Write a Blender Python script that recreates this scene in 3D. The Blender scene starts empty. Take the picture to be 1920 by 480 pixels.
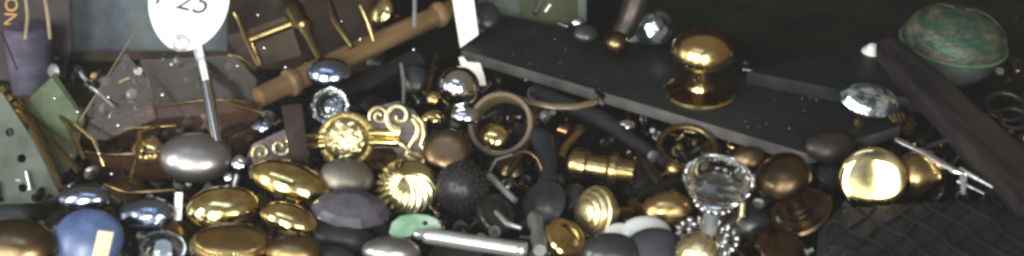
import bpy, bmesh, math, random
from mathutils import Vector, Matrix, Quaternion, noise
random.seed(7)
R = math.radians
sc = bpy.context.scene
COL = sc.collection
# ---------------------------------------------------------------- camera
PITCH, D, W = R(30), 1.30, 0.86
VIEW = Vector((0, math.cos(PITCH), -math.sin(PITCH)))
CAMP = -VIEW*D
cam = bpy.data.cameras.new('camera'); camo = bpy.data.objects.new('camera', cam); COL.objects.link(camo)
camo.location = CAMP; camo.rotation_euler = (math.pi/2-PITCH, 0, 0)
cam.sensor_width = 36; cam.lens = 36*D/W; cam.clip_start = .05; cam.clip_end = 60
sc.camera = camo
CR = camo.rotation_euler.to_matrix()
UP = CR @ Vector((0, 1, 0)); RT = Vector((1, 0, 0))
def ray(px, py):
    return (VIEW*D + RT*((px-960)/1920*W) + UP*((240-py)/1920*W))
def P(px, py, h=.02):
    """photo pixel + height above the table (m) -> point in the world"""
    r = ray(px, py); t = (h-CAMP.z)/r.z
    return CAMP + r*t
def PY(px, py, y):
    r = ray(px, py); t = (y-CAMP.y)/r.y
    return CAMP + r*t
def S(p):
    return (p-CAMP).dot(VIEW)/D*W/1920          # metres per photo pixel there
# ---------------------------------------------------------------- materials
def mat(name):
    m = bpy.data.materials.new(name); m.use_nodes = True
    nt = m.node_tree; b = nt.nodes['Principled BSDF']
    return m, nt, b
def nd(nt, t, **k):
    n = nt.nodes.new(t)
    for a, v in k.items(): setattr(n, a, v)
    return n
def surf(name, c1, c2=None, rough=.5, rough2=None, metal=0, scale=60, bump=0, bscale=None, stretch=(1,1,1), coat=0, lo=.35, hi=.65, spec=.5, trans=0, ior=1.5, detail=6):
    m, nt, b = mat(name); L = nt.links.new
    tc = nd(nt, 'ShaderNodeTexCoord'); mp = nd(nt, 'ShaderNodeMapping'); mp.inputs['Scale'].default_value = stretch
    oi = nd(nt, 'ShaderNodeObjectInfo'); ad = nd(nt, 'ShaderNodeVectorMath', operation='ADD')
    L(tc.outputs['Object'], mp.inputs[0]); L(mp.outputs[0], ad.inputs[0])
    cx = nd(nt, 'ShaderNodeCombineXYZ')
    mu = nd(nt, 'ShaderNodeMath', operation='MULTIPLY'); mu.inputs[1].default_value = 3
    L(oi.outputs['Random'], mu.inputs[0]); L(mu.outputs[0], cx.inputs[0]); L(mu.outputs[0], cx.inputs[2]); L(cx.outputs[0], ad.inputs[1])
    n = nd(nt, 'ShaderNodeTexNoise'); n.inputs['Scale'].default_value = scale; n.inputs['Detail'].default_value = detail
    n.inputs['Roughness'].default_value = .65
    L(ad.outputs[0], n.inputs[0])
    mr = nd(nt, 'ShaderNodeMapRange'); mr.inputs[1].default_value = lo; mr.inputs[2].default_value = hi
    L(n.outputs[0], mr.inputs[0])
    mx = nd(nt, 'ShaderNodeMix', data_type='RGBA'); mx.inputs[6].default_value = (*c1, 1); mx.inputs[7].default_value = (*(c2 or c1), 1)
    L(mr.outputs[0], mx.inputs[0]); L(mx.outputs[2], b.inputs['Base Color'])
    rr = nd(nt, 'ShaderNodeMapRange'); rr.inputs[3].default_value = rough; rr.inputs[4].default_value = rough if rough2 is None else rough2
    L(mr.outputs[0], rr.inputs[0]); L(rr.outputs[0], b.inputs['Roughness'])
    b.inputs['Metallic'].default_value = metal; b.inputs['Specular IOR Level'].default_value = spec
    b.inputs['Transmission Weight'].default_value = trans; b.inputs['IOR'].default_value = ior
    b.inputs['Coat Weight'].default_value = coat; b.inputs['Coat Roughness'].default_value = .08
    if bump:
        n2 = nd(nt, 'ShaderNodeTexNoise'); n2.inputs['Scale'].default_value = bscale or scale*2; n2.inputs['Detail'].default_value = 3
        L(ad.outputs[0], n2.inputs[0])
        bp = nd(nt, 'ShaderNodeBump'); bp.inputs['Strength'].default_value = bump; bp.inputs['Distance'].default_value = .002
        L(n2.outputs[0], bp.inputs['Height']); L(bp.outputs[0], b.inputs['Normal'])
    return m
M = {}
M['brass'] = surf('polished_brass', (.84,.70,.31), (.46,.32,.12), .045, .26, 1, 85, .09, 70, lo=.44, hi=.66)
M['brass2'] = surf('worn_brass', (.58,.43,.18), (.27,.19,.08), .14, .4, 1, 70, .12, 60)
M['brassd'] = surf('dark_brass', (.33,.25,.11), (.12,.085,.04), .2, .45, 1, 60, .15, 90)
M['pale']    = surf('pale_cast_brass', (.93,.85,.56), (.55,.44,.22), .22, .45, 1, 120, .35, 170)
M['bronze'] = surf('brown_bronze', (.24,.16,.085), (.09,.065,.04), .2, .4, 1, 45, .08, 80)
M['dark']    = surf('blackened_bronze', (.075,.058,.055), (.03,.026,.028), .3, .5, .7, 60, .15, 120)
M['black'] = surf('black_knob', (.026,.028,.029), (.012,.013,.014), .2, .4, 0, 60, .08, 120)
M['plum'] = surf('dark_metal', (.050,.046,.052), (.020,.021,.024), .3, .5, .5, 60, .15, 120, spec=.3)
M['nickel']  = surf('satin_nickel', (.33,.33,.34), (.21,.20,.19), .26, .36, .85, 50, .06, 70)
M['nickd']   = surf('grey_satin_nickel', (.26,.24,.21), (.15,.135,.115), .36, .48, .75, 50, .06, 70)
M['bluec']   = surf('blue_sheen_chrome', (.36,.42,.56), (.20,.23,.33), .12, .22, 1, 50, .06, 70)
M['chrome']  = surf('chrome', (.80,.82,.86), (.55,.57,.62), .04, .16, 1, 60, .06, 40)
M['steel']   = surf('steel', (.60,.63,.64), (.40,.42,.44), .25, .4, .7, 80, .1, 100)
M['wood']    = surf('turned_light_wood', (.30,.19,.09), (.10,.055,.025), .45, .6, 0, 40, .25, 60, (1,1,.12))
M['darkwood'] = surf('dark_weathered_wood', (.036,.028,.028), (.006,.006,.008), .5, .75, 0, 42, .7, 70, (.18,1,1), lo=.4, hi=.6, spec=.2)
M['darkrod'] = surf('dark_wood', (.036,.030,.036), (.014,.013,.016), .4, .6, 0, 50, .3, 90, spec=.25)
M['slate'] = surf('dark_slate_board', (.018,.021,.023), (.008,.010,.011), .5, .75, 0, 26, .25, 200, spec=.25)
M['slateedge'] = surf('greyish_board_edge', (.13,.125,.125), (.07,.068,.07), .5, .7, 0, 60, .3, 120, spec=.2)
M['white']   = surf('white_enamel', (.90,.91,.92), (.86,.87,.88), .3, .4, 0, 40)
M['paper']   = surf('white_paper', (.90,.90,.85), (.86,.86,.80), .7, .8, 0, 40)
M['porc']    = surf('white_porcelain', (.80,.84,.84), (.70,.74,.74), .12, .2, 0, 40)
M['ink']     = surf('dark_print', (.04,.045,.05), (.06,.06,.07), .6, .7, 0, 40)
M['inkpale'] = surf('faint_print', (.22,.23,.25), (.32,.33,.35), .6, .7, 0, 40)
M['cream']   = surf('cream_card', (.66,.60,.40), (.52,.46,.28), .6, .7, 0, 60)
M['blueb']   = surf('blue_glaze', (.11,.17,.35), (.05,.08,.19), .2, .4, 0, 40, .15, 60)
M['patina']  = surf('green_patina', (.025,.075,.052), (.15,.115,.085), .35, .6, .3, 45, .9, 140, (1,1,2.6), lo=.42, hi=.62, detail=10)
M['patinag'] = surf('light_green_patina', (.12,.26,.16), (.32,.42,.36), .3, .5, .1, 60, .2, 120)
M['net'] = surf('black_net_cloth', (.032,.032,.042), (.018,.018,.024), .55, .7, 0, 40, .5, 240, spec=.2)
M['cord']    = surf('black_cord', (.008,.008,.010), (.012,.011,.014), .7, .8, 0, 40)
M['horn'] = surf('tan_horn', (.17,.125,.07), (.09,.07,.04), .25, .4, 0, 30, .05, 60, coat=.2)
M['copper']  = surf('copper', (.62,.32,.18), (.45,.2,.1), .2, .35, 1, 60)
M['pegb']    = surf('grey_green_board', (.10,.118,.10), (.06,.07,.06), .55, .7, 0, 30, .1, 90, spec=.2)
M['olive']   = surf('olive_card', (.05,.06,.03), (.032,.038,.02), .5, .65, 0, 30, .1, 90, spec=.2)
M['teal']    = surf('reflection_tinted_cloth', (.15,.195,.20), (.075,.085,.11), .6, .8, 0, 14, .5, 120, spec=.2)  # teal grey holds the tone of window reflections over the cloth
M['brownc']  = surf('brown_cloth', (.062,.040,.026), (.028,.020,.015), .5, .75, 0, 22, .5, 90, spec=.2)
M['purple']  = surf('purple_tin', (.12,.115,.17), (.05,.045,.075), .4, .55, 0, 30, .1, 60, spec=.2)
M['plumcard']= surf('dark_plum_card', (.045,.032,.035), (.022,.018,.02), .5, .6, 0, 20, .1, 60, spec=.2)
M['tan']     = surf('tan_strap', (.36,.30,.20), (.24,.2,.13), .5, .6, 0, 60, spec=.2)
M['amber']   = surf('amber_lettering', (.55,.30,.07), (.42,.22,.05), .5, .6, 0, 60)
M['green']   = surf('green_felt', (.045,.085,.022), (.022,.04,.012), .5, .65, 0, 50, .3, 120)
M['maroon']  = surf('dark_maroon_cloth', (.016,.004,.003), (.003,.002,.002), .8, .95, 0, 12, .5, 60, spec=.05)
M['floor'] = surf('dark_brown_cloth', (.028,.024,.018), (.010,.011,.009), .55, .8, 0, 22, .8, 60, spec=.15)
M['bottle']  = surf('dark_green_glass', (.02,.03,.02), (.012,.02,.013), .06, .12, 0, 20, coat=.5)
def glass(name, col, rough=.0, ior=1.5, bump=0):
    m, nt, b = mat(name)
    b.inputs['Base Color'].default_value = (*col, 1); b.inputs['Transmission Weight'].default_value = 1
    b.inputs['Roughness'].default_value = rough; b.inputs['IOR'].default_value = ior
    if bump:
        n2 = nd(nt, 'ShaderNodeTexNoise'); n2.inputs['Scale'].default_value = 150
        tc = nd(nt, 'ShaderNodeTexCoord'); nt.links.new(tc.outputs['Object'], n2.inputs[0])
        bp = nd(nt, 'ShaderNodeBump'); bp.inputs['Strength'].default_value = bump; bp.inputs['Distance'].default_value = .002
        nt.links.new(n2.outputs[0], bp.inputs['Height']); nt.links.new(bp.outputs[0], b.inputs['Normal'])
    return m
M['glass']  = glass('clear_glass', (.97,1,.99), .01, 1.52)
M['glassb'] = glass('blue_tinted_glass', (.72,.8,.95), .05, 1.5, .15)
M['glassp'] = glass('smoky_plum_glass', (.42,.42,.52), .12, 1.5, .1)
M['aba']    = surf('crackled_crystal', (.75,.86,.92), (.10,.15,.18), .06, .25, .85, 95, .7, 130, lo=.42, hi=.56)
def film(name, col, a):
    m, nt, b = mat(name)
    b.inputs['Base Color'].default_value = (*col, 1); b.inputs['Roughness'].default_value = .12
    b.inputs['Alpha'].default_value = a; b.inputs['Specular IOR Level'].default_value = .2
    return m
M['film']  = film('clear_packaging_film', (.10,.08,.08), .15)
M['dish']  = film('amber_pink_glass', (.16,.08,.05), .28)
# ---------------------------------------------------------------- bmesh helpers
def tag(o, label, cat, group=None, kind=None):
    o['label'] = label; o['category'] = cat
    if group: o['group'] = group
    if kind: o['kind'] = kind
    return o
def empty(name, label, cat, loc, rot=None, group=None):
    o = bpy.data.objects.new(name, None); COL.objects.link(o)
    mw = Matrix.Translation(loc)
    if rot is not None: mw = mw @ rot.to_matrix().to_4x4() if isinstance(rot, Quaternion) else mw @ rot.to_4x4()
    o.matrix_world = mw; o.empty_display_size = .01
    return tag(o, label, cat, group)
def link(name, bm, m, parent=None, mw=None, smooth=True, ang=35):
    me = bpy.data.meshes.new(name)
    bmesh.ops.recalc_face_normals(bm, faces=bm.faces)
    bm.to_mesh(me); bm.free()
    for mm in (m if isinstance(m, (list, tuple)) else [m]): me.materials.append(mm)
    if smooth:
        for p in me.polygons: p.use_smooth = True
        me.set_sharp_from_angle(angle=R(ang))
    o = bpy.data.objects.new(name, me); COL.objects.link(o)
    if parent: o.parent = parent
    if mw is not None: o.matrix_world = mw
    return o
def lathe(bm, prof, seg=48, mod=None, mt=None, mi=0, twist=0):
    """prof: (r,z) list. ends with r<=0 close to a point"""
    mt = mt or Matrix()
    rings = []
    n = len(prof)
    for i, (r, z) in enumerate(prof):
        if r <= 1e-7:
            rings.append([bm.verts.new(mt @ Vector((0, 0, z)))]); continue
        ring = []
        for k in range(seg):
            a = 2*math.pi*k/seg
            rr = r*(mod(a, i/(n-1)) if mod else 1)
            ring.append(bm.verts.new(mt @ Vector((rr*math.cos(a+twist), rr*math.sin(a+twist), z))))
        rings.append(ring)
    for i in range(n-1):
        a, b = rings[i], rings[i+1]
        for k in range(seg):
            k2 = (k+1) % seg
            vs = ([a[0]] if len(a) == 1 else [a[k], a[k2]]) + ([b[0]] if len(b) == 1 else [b[k2], b[k]])
            if len(vs) >= 3:
                f = bm.faces.new(vs); f.material_index = mi
    for ring, rev in ((rings[0], 1), (rings[-1], 0)):
        if len(ring) > 1: bm.faces.new(ring[::-1] if rev else ring).material_index = mi
    return bm
def tube(bm, pts, rad, seg=12, closed=False, mi=0, flat=1):
    pts = [Vector(p) for p in pts]; n = len(pts)
    rads = rad if isinstance(rad, (list, tuple)) else [rad]*n
    rings = []; ref = None
    for i, p in enumerate(pts):
        if closed: t = pts[(i+1) % n]-pts[i-1]
        else: t = pts[min(i+1, n-1)]-pts[max(i-1, 0)]
        t.normalize()
        if ref is None:
            ref = t.orthogonal().normalized() if abs(t.z) > .9 else Vector((0,0,1))
        u = (ref - t*ref.dot(t)).normalized(); v = t.cross(u); ref = u
        rings.append([bm.verts.new(p + (u*math.cos(2*math.pi*k/seg)*flat + v*math.sin(2*math.pi*k/seg))*rads[i]) for k in range(seg)])
    m_ = n if closed else n-1
    for i in range(m_):
        a, b = rings[i], rings[(i+1) % n]
        for k in range(seg):
            bm.faces.new((a[k], a[(k+1) % seg], b[(k+1) % seg], b[k])).material_index = mi
    if not closed:
        bm.faces.new(rings[0][::-1]).material_index = mi; bm.faces.new(rings[-1]).material_index = mi
    return bm
def slab(bm, pts, thick, mt=None, bev=.0006, mi=0):
    """polygon pts (x,y) extruded from z=-thick..0"""
    mt = mt or Matrix()
    top = [bm.verts.new(mt @ Vector((x, y, 0))) for x, y in pts]; bot = [bm.verts.new(mt @ Vector((x, y, -thick))) for x, y in pts]
    fs = [bm.faces.new(top), bm.faces.new(bot[::-1])]
    n = len(pts)
    for i in range(n): fs.append(bm.faces.new((top[i], bot[i], bot[(i+1) % n], top[(i+1) % n])))
    for f in fs: f.material_index = mi
    if bev:
        es = {e for f in fs for e in f.edges}
        bmesh.ops.bevel(bm, geom=list(es), offset=bev, segments=2, profile=.5, affect='EDGES')
    return bm
def plate(name, outlines, thick, m, parent=None, mw=None, bev=.0004):
    """2D curve fill with holes -> mesh"""
    cu = bpy.data.curves.new(name, 'CURVE'); cu.dimensions = '2D'; cu.fill_mode = 'BOTH'; cu.extrude = thick/2; cu.bevel_depth = bev
    for o in outlines:
        sp = cu.splines.new('POLY'); sp.points.add(len(o)-1); sp.use_cyclic_u = True
        for i, (x, y) in enumerate(o): sp.points[i].co = (x, y, 0, 1)
    return curve_mesh(name, cu, m, parent, mw)
def curve_mesh(name, cu, m, parent=None, mw=None):
    t = bpy.data.objects.new(name, cu); COL.objects.link(t)
    dg = bpy.context.evaluated_depsgraph_get(); me = bpy.data.meshes.new_from_object(t.evaluated_get(dg))
    bpy.data.objects.remove(t); bpy.data.curves.remove(cu)
    me.name = name; me.materials.clear(); me.materials.append(m)
    o = bpy.data.objects.new(name, me); COL.objects.link(o)
    if parent: o.parent = parent
    if mw is not None: o.matrix_world = mw
    return o
def letter(txt, size, m, parent, x, y, z, rz=0, name='lettering', shear=0, ex=.00015):
    cu = bpy.data.curves.new(name, 'FONT'); cu.body = txt; cu.size = size; cu.extrude = ex; cu.align_x = 'CENTER'; cu.align_y = 'CENTER'; cu.shear = shear
    o = curve_mesh(name, cu, m, parent)
    o.matrix_local = Matrix.Translation((x, y, z)) @ Matrix.Rotation(rz, 4, 'Z')
    return o
def circ(cx, cy, r, n=24, ry=None):
    return [(cx+r*math.cos(2*math.pi*k/n), cy+(ry or r)*math.sin(2*math.pi*k/n)) for k in range(n)]
def q_axis(ax):
    return Vector((0,0,1)).rotation_difference(Vector(ax).normalized())
# ---------------------------------------------------------------- knobs
def ell(n=18, e=1.0, lo=-90, hi=90):
    out = []
    for i in range(n+1):
        t = R(lo+(hi-lo)*i/n); c, s = math.cos(t), math.sin(t)
        out.append((max(0, c)**e, math.copysign(abs(s)**e, s)))
    out[-1] = (0 if hi == 90 else out[-1][0], out[-1][1]); 
    if lo == -90: out[0] = (0, out[0][1])
    return out
PROF = {
 'oval': ell(20), 'mushroom': ell(22, .62), 'ball': ell(20),
 'fine': ell(72),
 'rimmed': [(0,-1),(.6,-1),(.85,-.8),(.97,-.45),(1,-.1),(.97,.25),(.88,.45),(.86,.38),(.84,.55),(.80,.6),(.5,.72),(0,.78)],
 'ringed': [(0,-1),(.45,-1),(.62,-.8),(.6,-.62),(.84,-.5),(.98,-.25),(1,0),(.96,.15),(.86,.2),(.86,.36),(.8,.45),(.7,.48),(.7,.62),(.62,.7),(.5,.72),(.5,.84),(.4,.92),(.2,.97),(0,1)],
 'disc': [(0,-1),(.9,-1),(1,-.8),(1,.2),(.93,.5),(.8,.6),(.7,.5),(.55,.65),(.4,1),(0,1.02)],
 'facet': [(0,-1),(.5,-1),(.85,-.45),(1,.1),(.82,.75),(.45,1),(0,1)],
 'cone': [(0,-1),(.55,-1),(.5,-.8),(.8,-.6),(1,-.2),(.97,.1),(.75,.45),(.45,.75),(.4,.9),(.25,1),(0,1)],
}
def axis_vec(ax):       # ax = (right, toward viewer, up)
    return Vector((ax[0], -ax[1], ax[2])).normalized()
GROUPS = {'door_knob': 'door knobs heaped on the table', 'drawer_knob': 'drawer knobs among the door knobs', 'glass_doorknob': 'glass knobs', 'crystal_knob': 'crystal knobs', 'metal_stud': 'small metal studs'}
def knob(label, px, py, w, hh, m, style='oval', ax=(0,.15,1), h=None, name='door_knob', cat='door knob', stem=None, rose=None, sm=None, seg=56, mod=None, flat=False, shade=35, c=None, stemr=.2, rosem=None, headname='knob_head', group=None, spin=0, disp=None):
    a0 = axis_vec(ax)
    h0 = h if h is not None else .03
    p = P(px, py, h0); s = S(p); a = w/2*s; b = hh/2*s
    cf = abs(a0.dot(-VIEW)); sf2 = max(1-cf*cf, .02)
    pl = 1.0
    if c is None:
        if style in ('oval', 'mushroom'):
            if a0.z > .6: a0 = Vector((a0.x*.9, a0.y-.62, a0.z)).normalized()
            cf = abs(a0.dot(-VIEW)); sf2 = max(1-cf*cf, .02)
            c = a*(.44 if style == 'oval' else .42)
            pl = math.sqrt(max((b*b-c*c*sf2), (a*.42)**2))/(a*cf); pl = min(1.05, max(.5, pl))
        elif style in ('facet', 'rimmed') and a0.z > .6 and b < a*.75:
            c = a*(.34 if style == 'facet' else .48)
            pl = math.sqrt(max((b*b-c*c*sf2), (a*.42)**2))/(a*cf); pl = min(1.05, max(.5, pl))
        else:
            c = math.sqrt(max((b*b-(a*cf)**2)/sf2, (a*.25)**2)); c = min(c, a*1.25)
    else: c = c*a
    st = stem if stem is not None else (max((p.z/max(a0.z, .3)) - c*.8, a*.25) if a0.z > .55 else a*1.1)
    st = min(st, a*1.6)
    root_l = p - a0*(c*.85+st)
    e = empty(name, label, cat, root_l, q_axis(a0) @ Quaternion((0,0,1), R(spin)), group or GROUPS.get(name))
    top = c*.85+st
    bm = bmesh.new()
    pr = [(r*a, z*c+top) for r, z in PROF[style]]
    lathe(bm, pr, seg, mod)
    if pl != 1: bm.transform(Matrix.Diagonal((1, pl, 1, 1)))
    if disp:
        for v in bm.verts:
            q = v.co-Vector((0,0,top)); u = Vector((q.x/a, q.y/a, q.z/c)); th = math.acos(max(-1, min(1, u.z/max(u.length, 1e-6))))
            v.co = Vector((0,0,top))+q*(1+disp(math.atan2(q.y, q.x), th))
    link(headname, bm, m, e, smooth=not flat, ang=shade)
    bm = bmesh.new(); sr = a*stemr
    lathe(bm, [(0,.0005),(sr*1.25,.0005),(sr*1.25,st*.2),(sr,st*.3),(sr*.9,st*.6),(sr*1.2,st*.85),(sr*1.7,st+c*.2),(0,st+c*.3)], 24)
    link('shank', bm, sm or m, e)
    if rose:
        bm = bmesh.new(); rr = rose*s
        lathe(bm, [(0,-.0012),(rr,-.0012),(rr*1.0,.0005),(rr*.93,.0022),(rr*.8,.0018),(rr*.62,.003),(rr*.4,.005),(sr*1.5,.0075),(0,.0078)], 48)
        link('rose', bm, rosem or sm or m, e)
    return e
B, O = 'brass', 'oval'
def flute(a, t): return 1+.05*math.cos(26*(a+1.9*t))*min(1,8*(1-t))*min(1,5*t) if .0 < t < 1 else 1
def ribs(n, k): return lambda a, t: 1+k*math.cos(n*a)
def dent(n, k): return lambda a, t: 1+k*math.cos(n*a)*math.cos(n*1.5*t)

# foreground, left to right -------------------------------------------------
knob('dark round knob cut off by the lower left corner, soft grey sheen', 28, 462, 160, 104, M['bronze'], ax=(.1,.2,1), h=.04)
knob('black knob with two white glints above the corner knob at far left', 22, 408, 92, 50, M['black'], 'mushroom', ax=(0,.2,1), h=.03)
knob('shiny blue chrome oval knob above the blue ball', 158, 372, 104, 54, M['bluec'], ax=(-.1,.15,1), h=.045)
knob('polished brass oval knob just right of the white tab, leftmost of the three brass ovals', 418, 390, 138, 84, M[B], ax=(.0,.1,1), h=.036, spin=5)
knob('largest polished brass oval knob, tilted right, behind the other brass ovals', 545, 346, 162, 84, M[B], ax=(.12,.25,1), h=.040, spin=-17)
knob('smallest polished brass oval knob, in front of the largest one', 543, 414, 114, 64, M[B], ax=(.08,.2,1), h=.038, spin=-18)
def beads(a, t): return 1+.018*math.cos(60*a) if .5 < t < .95 else 1
knob('antique brass drawer knob with flat top and beaded rim at bottom edge', 434, 462, 158, 72, M['brass2'], 'rimmed', ax=(.02,.18,1), h=.040, name='drawer_knob', cat='drawer knob', mod=beads, seg=180)
knob('brown brass oval knob half cut off by the bottom edge, right of the beaded one', 550, 472, 104, 62, M['brassd'], ax=(0,.2,1), h=.042)
knob('big satin nickel egg shaped knob in front of the glass dish rim', 367, 296, 138, 94, M['nickel'], ax=(.1,.35,1), h=.036)
knob('grey satin oval knob behind the plum faceted knob, right of the largest brass oval', 650, 334, 104, 72, M['nickd'], ax=(.25,.3,1), h=.040)
knob('satin silver oval knob at the bottom edge below the green hook', 734, 472, 112, 52, M['nickel'], ax=(.1,.15,1), h=.042)
knob('dark plum faceted glass knob with wide flat top', 658, 396, 152, 70, surf('smoky_plum_glass', (.17,.165,.21), (.08,.075,.10), .12, .25, .4, 30, coat=.6), 'facet', ax=(.12,.2,1), h=.038, name='glass_doorknob', cat='glass knob', seg=10, flat=True, sm=M['plum'])
knob('dark round knob beneath the plum faceted knob', 640, 446, 120, 60, M['plum'], ax=(.1,.2,1), h=.026)
knob('black knob behind the satin silver oval at bottom edge, below the faceted knob', 620, 484, 90, 46, M['black'], ax=(.1,.2,1), h=.03)
knob('spiral fluted brass knob with twisted ribs', 762, 354, 116, 100, surf('fluted_brass', (.90,.84,.55), (.72,.62,.34), .16, .24, 1, 60), 'fine', ax=(-.05,.45,.94), h=.034, disp=lambda q, th: .05*math.cos(20*(q+.6*th))*min(1, th*1.4), seg=264, c=.72, shade=80, sm=M['brass2'])
# hobnail knob
e = knob('dark plum hobnail knob covered in small bumps', 866, 352, 100, 104, M['plum'], ax=(-.3,.5,.8), h=.036, seg=96, mod=lambda a, t: 1, c=1.0)
hn = [o for o in e.children if o.name.startswith('knob_head')][0]
bm = bmesh.new(); bm.from_mesh(hn.data)
aa = max(v.co.x for v in bm.verts); zc = sum(v.co.z for v in bm.verts)/len(bm.verts)
bm2 = bmesh.new()
for i in range(9):
    lat = R(-40+i*15); n_ = max(6, int(26*math.cos(lat)))
    for k in range(n_):
        a = 2*math.pi*(k+.5*(i % 2))/n_
        p = Vector((math.cos(lat)*math.cos(a), math.cos(lat)*math.sin(a), math.sin(lat)))*aa*.985 + Vector((0,0,zc))
        bmesh.ops.create_icosphere(bm, subdivisions=1, radius=aa*.065, matrix=Matrix.Translation(p))
bm2.free(); bm.to_mesh(hn.data); bm.free()
for p_ in hn.data.polygons: p_.use_smooth = True
knob('dark copper brown knob above the spiral brass knob, two pale glints', 838, 284, 92, 84, M['bronze'], 'mushroom', ax=(-.2,.35,1), h=.042)
# blue ball with cream label
e = knob('large blue glazed ball knob with a cream label stuck on it', 166, 448, 132, 112, M['blueb'], ax=(.05,.3,1), h=.038, seg=64)
p = P(190, 463, .036); p -= ray(190,463).normalized()*.030
cr = CR.copy()
bm = bmesh.new(); slab(bm, [(-.0065,-.012),(.0045,-.012),(.0075,.011),(-.0035,.011)], .0012, bev=.0003)
o = link('label', bm, M['cream'], e); o['label'] = 'cream paper label'
bpy.context.view_layer.update()
o.matrix_world = Matrix.Translation(p) @ cr.to_4x4() @ Matrix.Rotation(R(-6),4,'Z')
bm = bmesh.new()
knob('clear bluish glass knob at the bottom edge right of the blue ball', 305, 466, 88, 66, M['glassb'], ax=(.1,.4,1), h=.036, name='glass_doorknob', cat='glass knob', sm=M['steel'])
knob('faceted smoky chrome knob left of the white plastic tab', 276, 402, 108, 66, M['bluec'], 'oval', ax=(-.1,.25,1), h=.034, seg=16, flat=True)
# white tab
e = empty('plastic_tab', 'small upright white plastic tab with a dark slot, left of the brass oval', 'tab', P(335, 408, .030), cr)
s = S(P(335,388,.03))
o = plate('tab_body', [[(-7*s,-4*s),(5*s,-4*s),(7*s,46*s),(-5*s,46*s)], [(-3*s,15*s),(3*s,15*s),(3*s,20*s),(-3*s,20*s)]], .002, M['porc']); o.parent = e
# middle --------------------------------------------------------------------
knob('little polished brass knob inside the amber glass dish', 276, 284, 66, 56, M[B], ax=(-.2,.4,1), h=.026, seg=40)
knob('chrome ball knob with rough mirror surface behind the horn ring', 860, 164, 80, 78, M['chrome'], 'ball', ax=(.1,.1,1), h=.062, c=1, sm=M['steel'], stem=.022)
knob('small clear crystal ball knob above the ornate brass pull', 620, 200, 76, 72, M['glass'], 'facet', ax=(0,.8,.6), h=.04, name='crystal_knob', cat='crystal knob', seg=12, flat=True, c=.85, sm=M['chrome'])
knob('blue silver oval knob resting against the turned wooden rod', 617, 137, 84, 58, M['bluec'], ax=(0,.3,1), h=.055)
knob('brass knob near the top edge left of the dark green bottle', 712, 22, 66, 78, M[B], ax=(-.6,.5,.5), h=.05)
knob('small round brass knob partly seen through the horn ring', 925, 258, 60, 52, M[B], ax=(-.2,.4,1), h=.024, seg=40)
knob('small chrome knob below the chrome ball, beside the horn ring', 872, 217, 54, 36, M['chrome'], ax=(0,.3,1), h=.045, seg=32, name='drawer_knob', cat='drawer knob')
knob('small brass button knob below left of the chrome ball', 812, 222, 44, 32, M['brass'], ax=(0,.3,1), h=.035, seg=32, name='drawer_knob', cat='drawer knob')
knob('small dark steel knob at the left end of the ornate pull', 490, 236, 42, 36, M['bluec'], ax=(-.3,.4,1), h=.035, seg=32, name='drawer_knob', cat='drawer knob')
knob('tiny blue chrome knob right of the satin nickel egg knob', 448, 306, 30, 32, M['chrome'], ax=(-.3,.4,1), h=.035, seg=32, name='drawer_knob', cat='drawer knob')
knob('tiny chrome stud below right of the satin nickel egg knob', 428, 333, 18, 18, M['chrome'], ax=(-.3,.4,1), h=.038, seg=24, name='metal_stud', cat='stud', headname='stud_head')
knob('turned brass ridged knob lying on its side left of the white porcelain piece', 1118, 398, 100, 84, M['pale'], 'ringed', ax=(-.75,.5,.35), h=.034, sm=M['brass2'], c=.75)
knob('worn golden oval knob left of the glass door knob base', 1250, 392, 96, 66, M['brass2'], ax=(-.3,.4,1), h=.034)
knob('small golden ball knob at the end of the dark plum rod', 1264, 317, 36, 36, M['brass2'], 'ball', ax=(.6,-.4,.1), h=.034, c=1, seg=32, stem=.008)
knob('grey black round knob at bottom edge, left of a matching matt one', 1145, 474, 112, 76, M['black'], ax=(.0,.35,1), h=.042)
knob('matt charcoal round knob at bottom edge below the white porcelain', 1228, 466, 112, 78, M['net'], ax=(.0,.35,1), h=.042)
knob('white porcelain oval knob half hidden behind the two charcoal knobs', 1212, 436, 96, 62, M['porc'], ax=(.1,.3,1), h=.036)
knob('small white porcelain knob just left of the larger porcelain oval', 1162, 440, 60, 44, M['porc'], ax=(-.1,.3,1), h=.034, seg=40)
knob('grey blue dark oval knob right of the board end', 1556, 276, 98, 62, M['dark'], ax=(.1,.35,1), h=.040)
knob('round mirror polished brass knob with rim at right', 1636, 338, 126, 100, surf('mirror_brass', (.92,.74,.36), (.85,.64,.28), .04, .1, 1, 40, .03, 30), 'mushroom', ax=(-.21,1,.50), h=.040, c=.17, sm=M['brass2'])
knob('tapered dull brass knob lying beside the round mirror brass knob', 1722, 330, 96, 88, M['brass2'], 'cone', ax=(.92,.35,.25), h=.034, c=1.0)
knob('white porcelain knob tip peeping over the dark wood bar', 1636, 103, 50, 50, M['porc'], 'cone', ax=(-.2,.4,1), h=.045, seg=40)
# bronze door knob with collar and rose at 1470,340
knob('brown bronze door knob with wide rose, left of the mirror brass knob', 1468, 333, 108, 84, M['bronze'], 'ball', ax=(-.42,.15,.85), h=.058, stem=.026, rose=62, stemr=.42, c=.72)
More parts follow.
